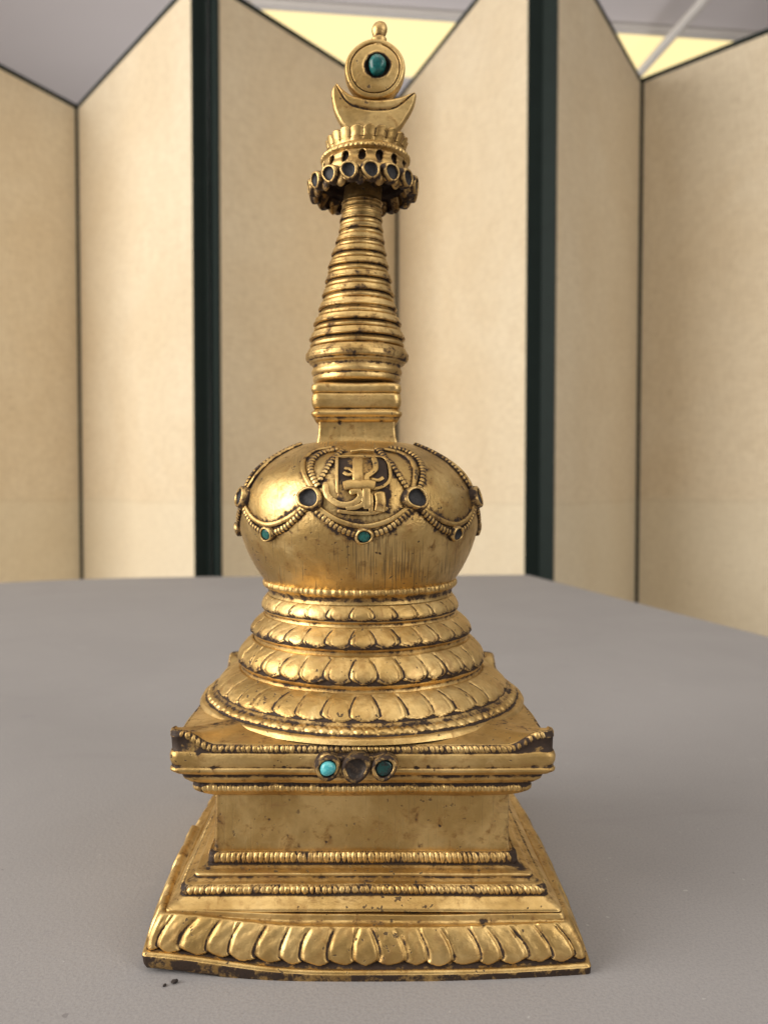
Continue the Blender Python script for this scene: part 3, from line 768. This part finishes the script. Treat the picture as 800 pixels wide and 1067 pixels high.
def simple(name, col, rough=.6, var=.08, sc=20, bump=0.0, bsc=400):
    m, nt, b = mat(name); co = N(nt, 'ShaderNodeTexCoord').outputs['Object']
    n = noise(nt, co, sc, 5, .6)
    nt.links.new(mixc(nt, n, tuple(c * (1 - var) for c in col), tuple(min(1, c * (1 + var)) for c in col)), b.inputs['Base Color'])
    b.inputs['Roughness'].default_value = rough
    if bump:
        bp = N(nt, 'ShaderNodeBump', Strength=bump, Distance=.0005); nt.links.new(noise(nt, co, bsc, 4, .6), bp.inputs['Height']); nt.links.new(bp.outputs[0], b.inputs['Normal'])
    return m
# table covering: grey paper felt with faint smudges
m, nt, b = mat('grey_felt_paper'); TABLE = m
co = N(nt, 'ShaderNodeTexCoord').outputs['Object']
c = mixc(nt, mrange(nt, noise(nt, co, 9, 5, .6, .5), .3, .7), (.318, .308, .312), (.342, .331, .335))
c = mixc(nt, mrange(nt, noise(nt, co, 1300, 3, .7), .38, .68, 0, .55), c, (.25, .24, .247))
c = mixc(nt, mrange(nt, noise(nt, stretch(nt, co, (1, 3.2, 1)), 14, 3, .6, .8), .62, .78, 0, .25), c, (.27, .257, .265))
c = mixc(nt, mrange(nt, noise(nt, co, 75, 2, .5), .70, .78, 0, .35), c, (.26, .25, .27))
c = mixc(nt, mrange(nt, noise(nt, co, 62, 2, .5), .25, .30, .08, 0), c, (.48, .46, .47))
c = mixc(nt, mrange(nt, noise(nt, co, 420, 1, .5), .765, .80, 0, .6), c, (.50, .49, .49))
c = mixc(nt, mrange(nt, noise(nt, co, 300, 1, .5), .19, .225, .6, 0), c, (.17, .16, .165))
nt.links.new(c, b.inputs['Base Color']); b.inputs['Roughness'].default_value = .72
b.inputs['Specular IOR Level'].default_value = .3
bp = N(nt, 'ShaderNodeBump', Strength=.35, Distance=.0004); nt.links.new(noise(nt, co, 700, 4, .7), bp.inputs['Height']); nt.links.new(bp.outputs[0], b.inputs['Normal'])

corners = [(-150, 652), (85, 601.5), (551, 598.5), (820, 667.5)]
tp = [on_plane(u, v, -CH) for u, v in corners]
pts = [(p.x, p.y) for p in tp]
pts = [(-.95, -.55)] + [(-.95, pts[0][1])] + pts[1:3] + [pts[3]]
e = Vector(pts[-1]) - Vector(pts[-2])
pts.append((pts[-1][0] + e.x * .35, pts[-1][1] + e.y * .35)); pts.append((pts[-1][0], -.55))
# round the back corners
def rounded(pts, idx, n=10):
    out = []
    for i, p in enumerate(pts):
        if i in idx:
            a, b_ = Vector(pts[i - 1]), Vector(pts[(i + 1) % len(pts)]); p = Vector(p); rr = idx[i]
            p1 = p + (a - p).normalized() * rr; p2 = p + (b_ - p).normalized() * rr
            for k in range(n + 1):
                t = k / n; q = p1 * (1 - t) ** 2 + p * 2 * t * (1 - t) + p2 * t * t; out.append((q.x, q.y))
        else: out.append(tuple(p))
    return out
pts = rounded(pts, {1: .06, 2: .16, 3: .012})
table = empty('table', (0, 0, 0)); tag(table, 'wide table covered in smooth grey felt paper, holding up the stupa', 'table')
poly_prism('tabletop', pts, TZ - .05, TZ, TABLE, table, .004)
LEG = simple('grey_painted_wood', (.22, .21, .22))
for x, y in ((-.8, -.45), (-.5, .6), (.2, .7), (.55, -.45)):
    poly_prism('leg', [(x - .03, y - .03), (x + .03, y - .03), (x + .03, y + .03), (x - .03, y + .03)], 0.0, TZ - .05, LEG, table)
# crumbs beside the foot
CR = simple('dark_crumb', (.03, .022, .02), .8)
for i, (u, v, r) in enumerate(((182, 1024.5, .00062), (171.5, 1027.5, .0004))):
    p = on_plane(u, v, -CH)
    bm = bmesh.new(); bmesh.ops.create_icosphere(bm, subdivisions=2, radius=r)
    for vv in bm.verts: vv.co *= 1 + .35 * math.sin(vv.co.x * 5200 + i) * math.cos(vv.co.y * 4700 + 2 * i)
    for vv in bm.verts: vv.co.x *= 1.5; vv.co.z *= .7
    mn = min(vv.co.z for vv in bm.verts)
    me = bpy.data.meshes.new('crumb'); bm.to_mesh(me); bm.free(); me.materials.append(CR)
    o = bpy.data.objects.new('crumb', me); COL.objects.link(o); o.location = (p.x, p.y, TZ - mn); o.rotation_euler.z = .5 + i
    tag(o, ('larger dark crumb on the table in front of the stupa, near its left corner', 'smaller dark crumb on the table, just left of the larger crumb')[i], 'crumb', 'dark crumbs on the table')

# folding screen
m, nt, b = mat('cream_silk_paper'); PAPER = m
tc = N(nt, 'ShaderNodeTexCoord').outputs['Object']
c = mixc(nt, mrange(nt, noise(nt, tc, 3.2, 5, .62, .5), .3, .72), (.86, .76, .58), (.80, .68, .49))
c = mixc(nt, mrange(nt, noise(nt, tc, 16, 5, .65, .6), .52, .8, 0, .26), c, (.66, .54, .38))
c = mixc(nt, mrange(nt, noise(nt, tc, 48, 2, .5), .69, .76, 0, .3), c, (.50, .38, .24))
weave = noise(nt, stretch(nt, tc, (350, 350, 40)), 1.0, 2, .5)
weave2 = noise(nt, stretch(nt, tc, (40, 40, 350)), 1.0, 2, .5)
wv = math2(nt, 'ADD', weave, weave2)
c = mixc(nt, mrange(nt, wv, .75, 1.25, 0, .34), c, (.52, .41, .27))
# faint joint where two sheets of paper meet
sx = N(nt, 'ShaderNodeSeparateXYZ'); nt.links.new(tc, sx.inputs[0])
jl = math2(nt, 'ABSOLUTE', math2(nt, 'SUBTRACT', sx.outputs[2], TZ + CH - .03), 0.0)
c = mixc(nt, mrange(nt, jl, .001, .004, .35, 0), c, (.58, .47, .31))
low = mrange(nt, math2(nt, 'ADD', sx.outputs[2], math2(nt, 'MULTIPLY', noise(nt, tc, 5, 3), .05)), TZ + CH - .015, TZ + CH + .01, .35, 0)
c = mixc(nt, low, c, (.80, .74, .58))
nt.links.new(c, b.inputs['Base Color']); b.inputs['Roughness'].default_value = .55; b.inputs['Specular IOR Level'].default_value = .25
bp = N(nt, 'ShaderNodeBump', Strength=.25, Distance=.0008); nt.links.new(wv, bp.inputs['Height']); nt.links.new(bp.outputs[0], b.inputs['Normal'])
LACQ = simple('black_green_lacquer', (.010, .018, .016), .6, .3, 30, .3, 60)
LACQ.node_tree.nodes['Principled BSDF'].inputs['Specular IOR Level'].default_value = .18

HS = .95
def TP(u, v): p = on_plane(u, v, HS); return Vector((p.x, p.y))
pan = [(TP(80.5, 109), TP(200, -22)), (TP(226, -19), TP(414, 101)), (TP(414, 101), TP(552, -74)), (TP(581, -76), TP(668, 81.5))]
L0 = TP(80.5, 109); dl = (TP(0, 66) - L0).normalized(); pan.insert(0, (L0 + dl * .62, L0))
R0_ = TP(668, 81.5); dr_ = (TP(800, 29) - R0_).normalized(); pan.append((R0_, R0_ + dr_ * .62))
screen = empty('folding_screen', ((pan[2][1].x), pan[2][1].y, 0)); tag(screen, 'six panel zigzag folding screen of cream paper with black lacquer borders behind the table', 'folding screen')
ZT = TZ + CH + HS
def box_dir(bag, P0, P1, n, y0, y1, z0, z1):
    """box along P0-P1, from depth y0 to y1 behind the face (n points to the viewer)"""
    a, b_ = P0 - n * y0, P1 - n * y0; c_, d_ = P1 - n * y1, P0 - n * y1
    for k, (z) in enumerate((z0, z1)):
        for p in (a, b_, c_, d_): bag[0].append((p.x - screen.location.x, p.y - screen.location.y, z))
    o = bag[2]; bag[2] += 8
    for f in ((0, 1, 5, 4), (1, 2, 6, 5), (2, 3, 7, 6), (3, 0, 4, 7), (4, 5, 6, 7), (3, 2, 1, 0)): bag[1].append([i + o for i in f])
for A_, B_ in pan:
    d = (B_ - A_); L = d.length; d = d / L; n = Vector((d.y, -d.x))
    if n.y > 0: n = -n
    tk = .026; bw = .0055; tw = .011
    bag = [[], [], 0]; box_dir(bag, A_ + d * bw, B_ - d * bw, n, .001, tk - .002, .04, ZT - tw)
    pnl = mesh_from('panel', bag[0], bag[1], PAPER, screen, smooth=False)
    bag = [[], [], 0]
    box_dir(bag, A_, A_ + d * bw, n, 0, tk, .012, ZT); box_dir(bag, B_ - d * bw, B_, n, 0, tk, .012, ZT)
    box_dir(bag, A_ + d * bw, B_ - d * bw, n, 0, tk, ZT - tw, ZT); box_dir(bag, A_ + d * bw, B_ - d * bw, n, 0, tk, .0, .04)
    mesh_from('border', bag[0], bag[1], LACQ, pnl, smooth=False)

# hinge strips close the two near folds
for i_, j_ in ((1, 2), (3, 4)):
    P0, P1 = pan[i_][1], pan[j_][0]; d = (P1 - P0).normalized(); n = Vector((d.y, -d.x)); n = n if n.y < 0 else -n
    mid = (P0 + P1) / 2; bag = [[], [], 0]
    box_dir(bag, mid - d * .006, mid + d * .006, n, .012, .020, .02, ZT - .004)
    mesh_from('hinge', bag[0], bag[1], LACQ, screen, smooth=False)

# floor and ceiling
FLOOR = simple('dull_floor', (.25, .21, .18), .6)
tag(poly_prism('floor', [(-4, -4), (4, -4), (4, 5), (-4, 5)], -.05, 0.0, FLOOR), kind='structure')
HC = 1.75; ZC = TZ + CH + HC
CEIL = simple('ceiling_paint', (.72, .69, .70), .8, .04, 3)
tag(poly_prism('ceiling', [(-4, 1.4), (4, 1.4), (4, 5), (-4, 5)], ZC, ZC + .05, CEIL), kind='structure')
# warm light box let into the ceiling
m, nt, b = mat('warm_light_diffuser'); GLOW = m
b.inputs['Base Color'].default_value = (.2, .18, .12, 1); b.inputs['Emission Color'].default_value = (1.0, .80, .38, 1); b.inputs['Emission Strength'].default_value = 1.18
RAIL = simple('white_painted_metal', (.75, .73, .70), .35)
def CP(u, v, dz=0.0): p = on_plane(u, v, HC - dz); return Vector((p.x, p.y))
lamp_root = empty('ceiling_light', (*CP(500, 40), ZC)); tag(lamp_root, 'long glowing yellow light panel let into the ceiling behind the folding screen', 'ceiling light')
q = [CP(262, 2), CP(790, 38), CP(790, 84), CP(262, 70)]
def rel(p): return (p.x - lamp_root.location.x, p.y - lamp_root.location.y)
poly_prism('diffuser', [rel(p) for p in q], -.02, -.004, GLOW, lamp_root)
ctr = sum(q, Vector((0, 0))) / 4
frame = [[], [], 0]
for i in range(4):
    a, b_ = q[i], q[(i + 1) % 4]; ao = ctr + (a - ctr) * 1.0; e_ = (b_ - a).normalized(); nn = Vector((e_.y, -e_.x))
    if nn.dot(ctr - a) > 0: nn = -nn
    P4 = [a + nn * .002 , b_ + nn * .002, b_ + nn * .03, a + nn * .03]
    o = frame[2]
    for z in (-.026, -.003):
        for p in P4: frame[0].append((*rel(p), z - .001 * (i % 2)))
    frame[2] += 8
    for f in ((0, 1, 5, 4), (1, 2, 6, 5), (2, 3, 7, 6), (3, 0, 4, 7), (4, 5, 6, 7), (3, 2, 1, 0)): frame[1].append([k + o for k in f])
mesh_from('frame', frame[0], frame[1], RAIL, lamp_root, smooth=False)
# white rail under the ceiling, running away over the right part of the screen
p0, p1 = on_plane(742, -10, HC - .12), on_plane(655, 88, HC - .12)
d = (p1 - p0).normalized()
C = np.array([p0 - d * .3 + (p1 - p0) * k * 2.1 for k in np.linspace(0, 1, 12)]); Nn = np.tile([0, 0, 1.0], (12, 1))
rr_ = np.full(12, .017); rr_[0] = rr_[-1] = .001
rail = empty('ceiling_rail', tuple(p0)); tag(rail, 'thin white rail hanging under the ceiling above the right of the folding screen', 'rail')
T = tube_pts(C - np.array(p0), rr_, Nn, 16); v, qd = grid(T); mesh_from('tube', v, qd, RAIL, rail)
for k in (-.08, 1.7):
    hb = [[], [], 0]
    p = np.array(p0) + (np.array(p1) - np.array(p0)) * k - np.array(p0); o = hb[2]
    for z in (.010, .1185):
        for sx_, sy_ in ((-1, -1), (1, -1), (1, 1), (-1, 1)): hb[0].append((p[0] + .006 * sx_, p[1] + .006 * sy_, z))
    hb[2] += 8
    for f in ((0, 1, 5, 4), (1, 2, 6, 5), (2, 3, 7, 6), (3, 0, 4, 7), (4, 5, 6, 7), (3, 2, 1, 0)): hb[1].append([i + o for i in f])
    mesh_from('hanger', hb[0], hb[1], RAIL, rail, smooth=False)

# ------------------------------------------------------------------ light: a dim room, its windows and an added ceiling fill
W = bpy.data.worlds.new('World'); S.world = W; W.use_nodes = True
nt = W.node_tree; bgn = nt.nodes['Background']
tc = N(nt, 'ShaderNodeTexCoord').outputs['Generated']
sx = N(nt, 'ShaderNodeSeparateXYZ'); nt.links.new(tc, sx.inputs[0])
up = mrange(nt, sx.outputs[2], -.35, .75)
c = mixc(nt, up, (.16, .13, .105), (.78, .73, .68))
nn = noise(nt, tc, 2.6, 3, .55, .6)
c = mixc(nt, mrange(nt, nn, .44, .60, 0, .75), c, (.07, .055, .045))
# the photographer, dark in front of the piece
vd = N(nt, 'ShaderNodeVectorMath', operation='DOT_PRODUCT'); nt.links.new(tc, vd.inputs[0]); vd.inputs[1].default_value = (.08, -.985, -.02)
c = mixc(nt, mrange(nt, vd.outputs['Value'], .66, .95, 0, .72), c, (.075, .056, .042))
nt.links.new(c, bgn.inputs[0]); bgn.inputs[1].default_value = .85
def area(name, loc, target, sx_, sy_, power, col):
    l = bpy.data.lights.new(name, 'AREA'); l.shape = 'RECTANGLE'; l.size = sx_; l.size_y = sy_; l.energy = power; l.color = col
    o = bpy.data.objects.new(name, l); COL.objects.link(o); o.location = loc
    o.rotation_euler = (Vector(target) - Vector(loc)).to_track_quat('-Z', 'Y').to_euler()
    return o
area('window_light', (-2.5, -.75, TZ + 1.05), (.1, .7, TZ + .25), 2.0, 1.9, 104, (1.0, .94, .86))
area('far_window_light', (1.5, -1.3, TZ + .9), (0, .1, TZ + .1), .7, 1.3, 15, (1.0, .95, .88))
area('room_lamp', (.1, -.55, TZ + 1.75), (0, .1, TZ), 1.3, .9, 6, (1.0, .90, .76))
area('ceiling_fill', (0, 2.9, 1.3), (0, 3.0, 2.6), 2.5, .8, 12, (1.0, .96, .95))  # unseen lamp added behind the screen to brighten the ceiling

cam = bpy.data.cameras.new('Camera'); co_ = bpy.data.objects.new('Camera', cam); COL.objects.link(co_)
cam.sensor_fit = 'VERTICAL'; cam.sensor_height = 36.0; cam.sensor_width = 27.0; cam.lens = 36 * F / 1067
cam.shift_x = (400 - U0) / 1067
co_.location = (0, -D, TZ + CH); co_.rotation_euler = (PI / 2 - TH, 0, 0)
cam.clip_start = .01; cam.clip_end = 60
cam.dof.use_dof = True; cam.dof.focus_distance = .205; cam.dof.aperture_fstop = 17
S.camera = co_
S.view_settings.view_transform = 'Standard'; S.view_settings.look = 'None'; S.view_settings.exposure = 0; S.view_settings.gamma = 1
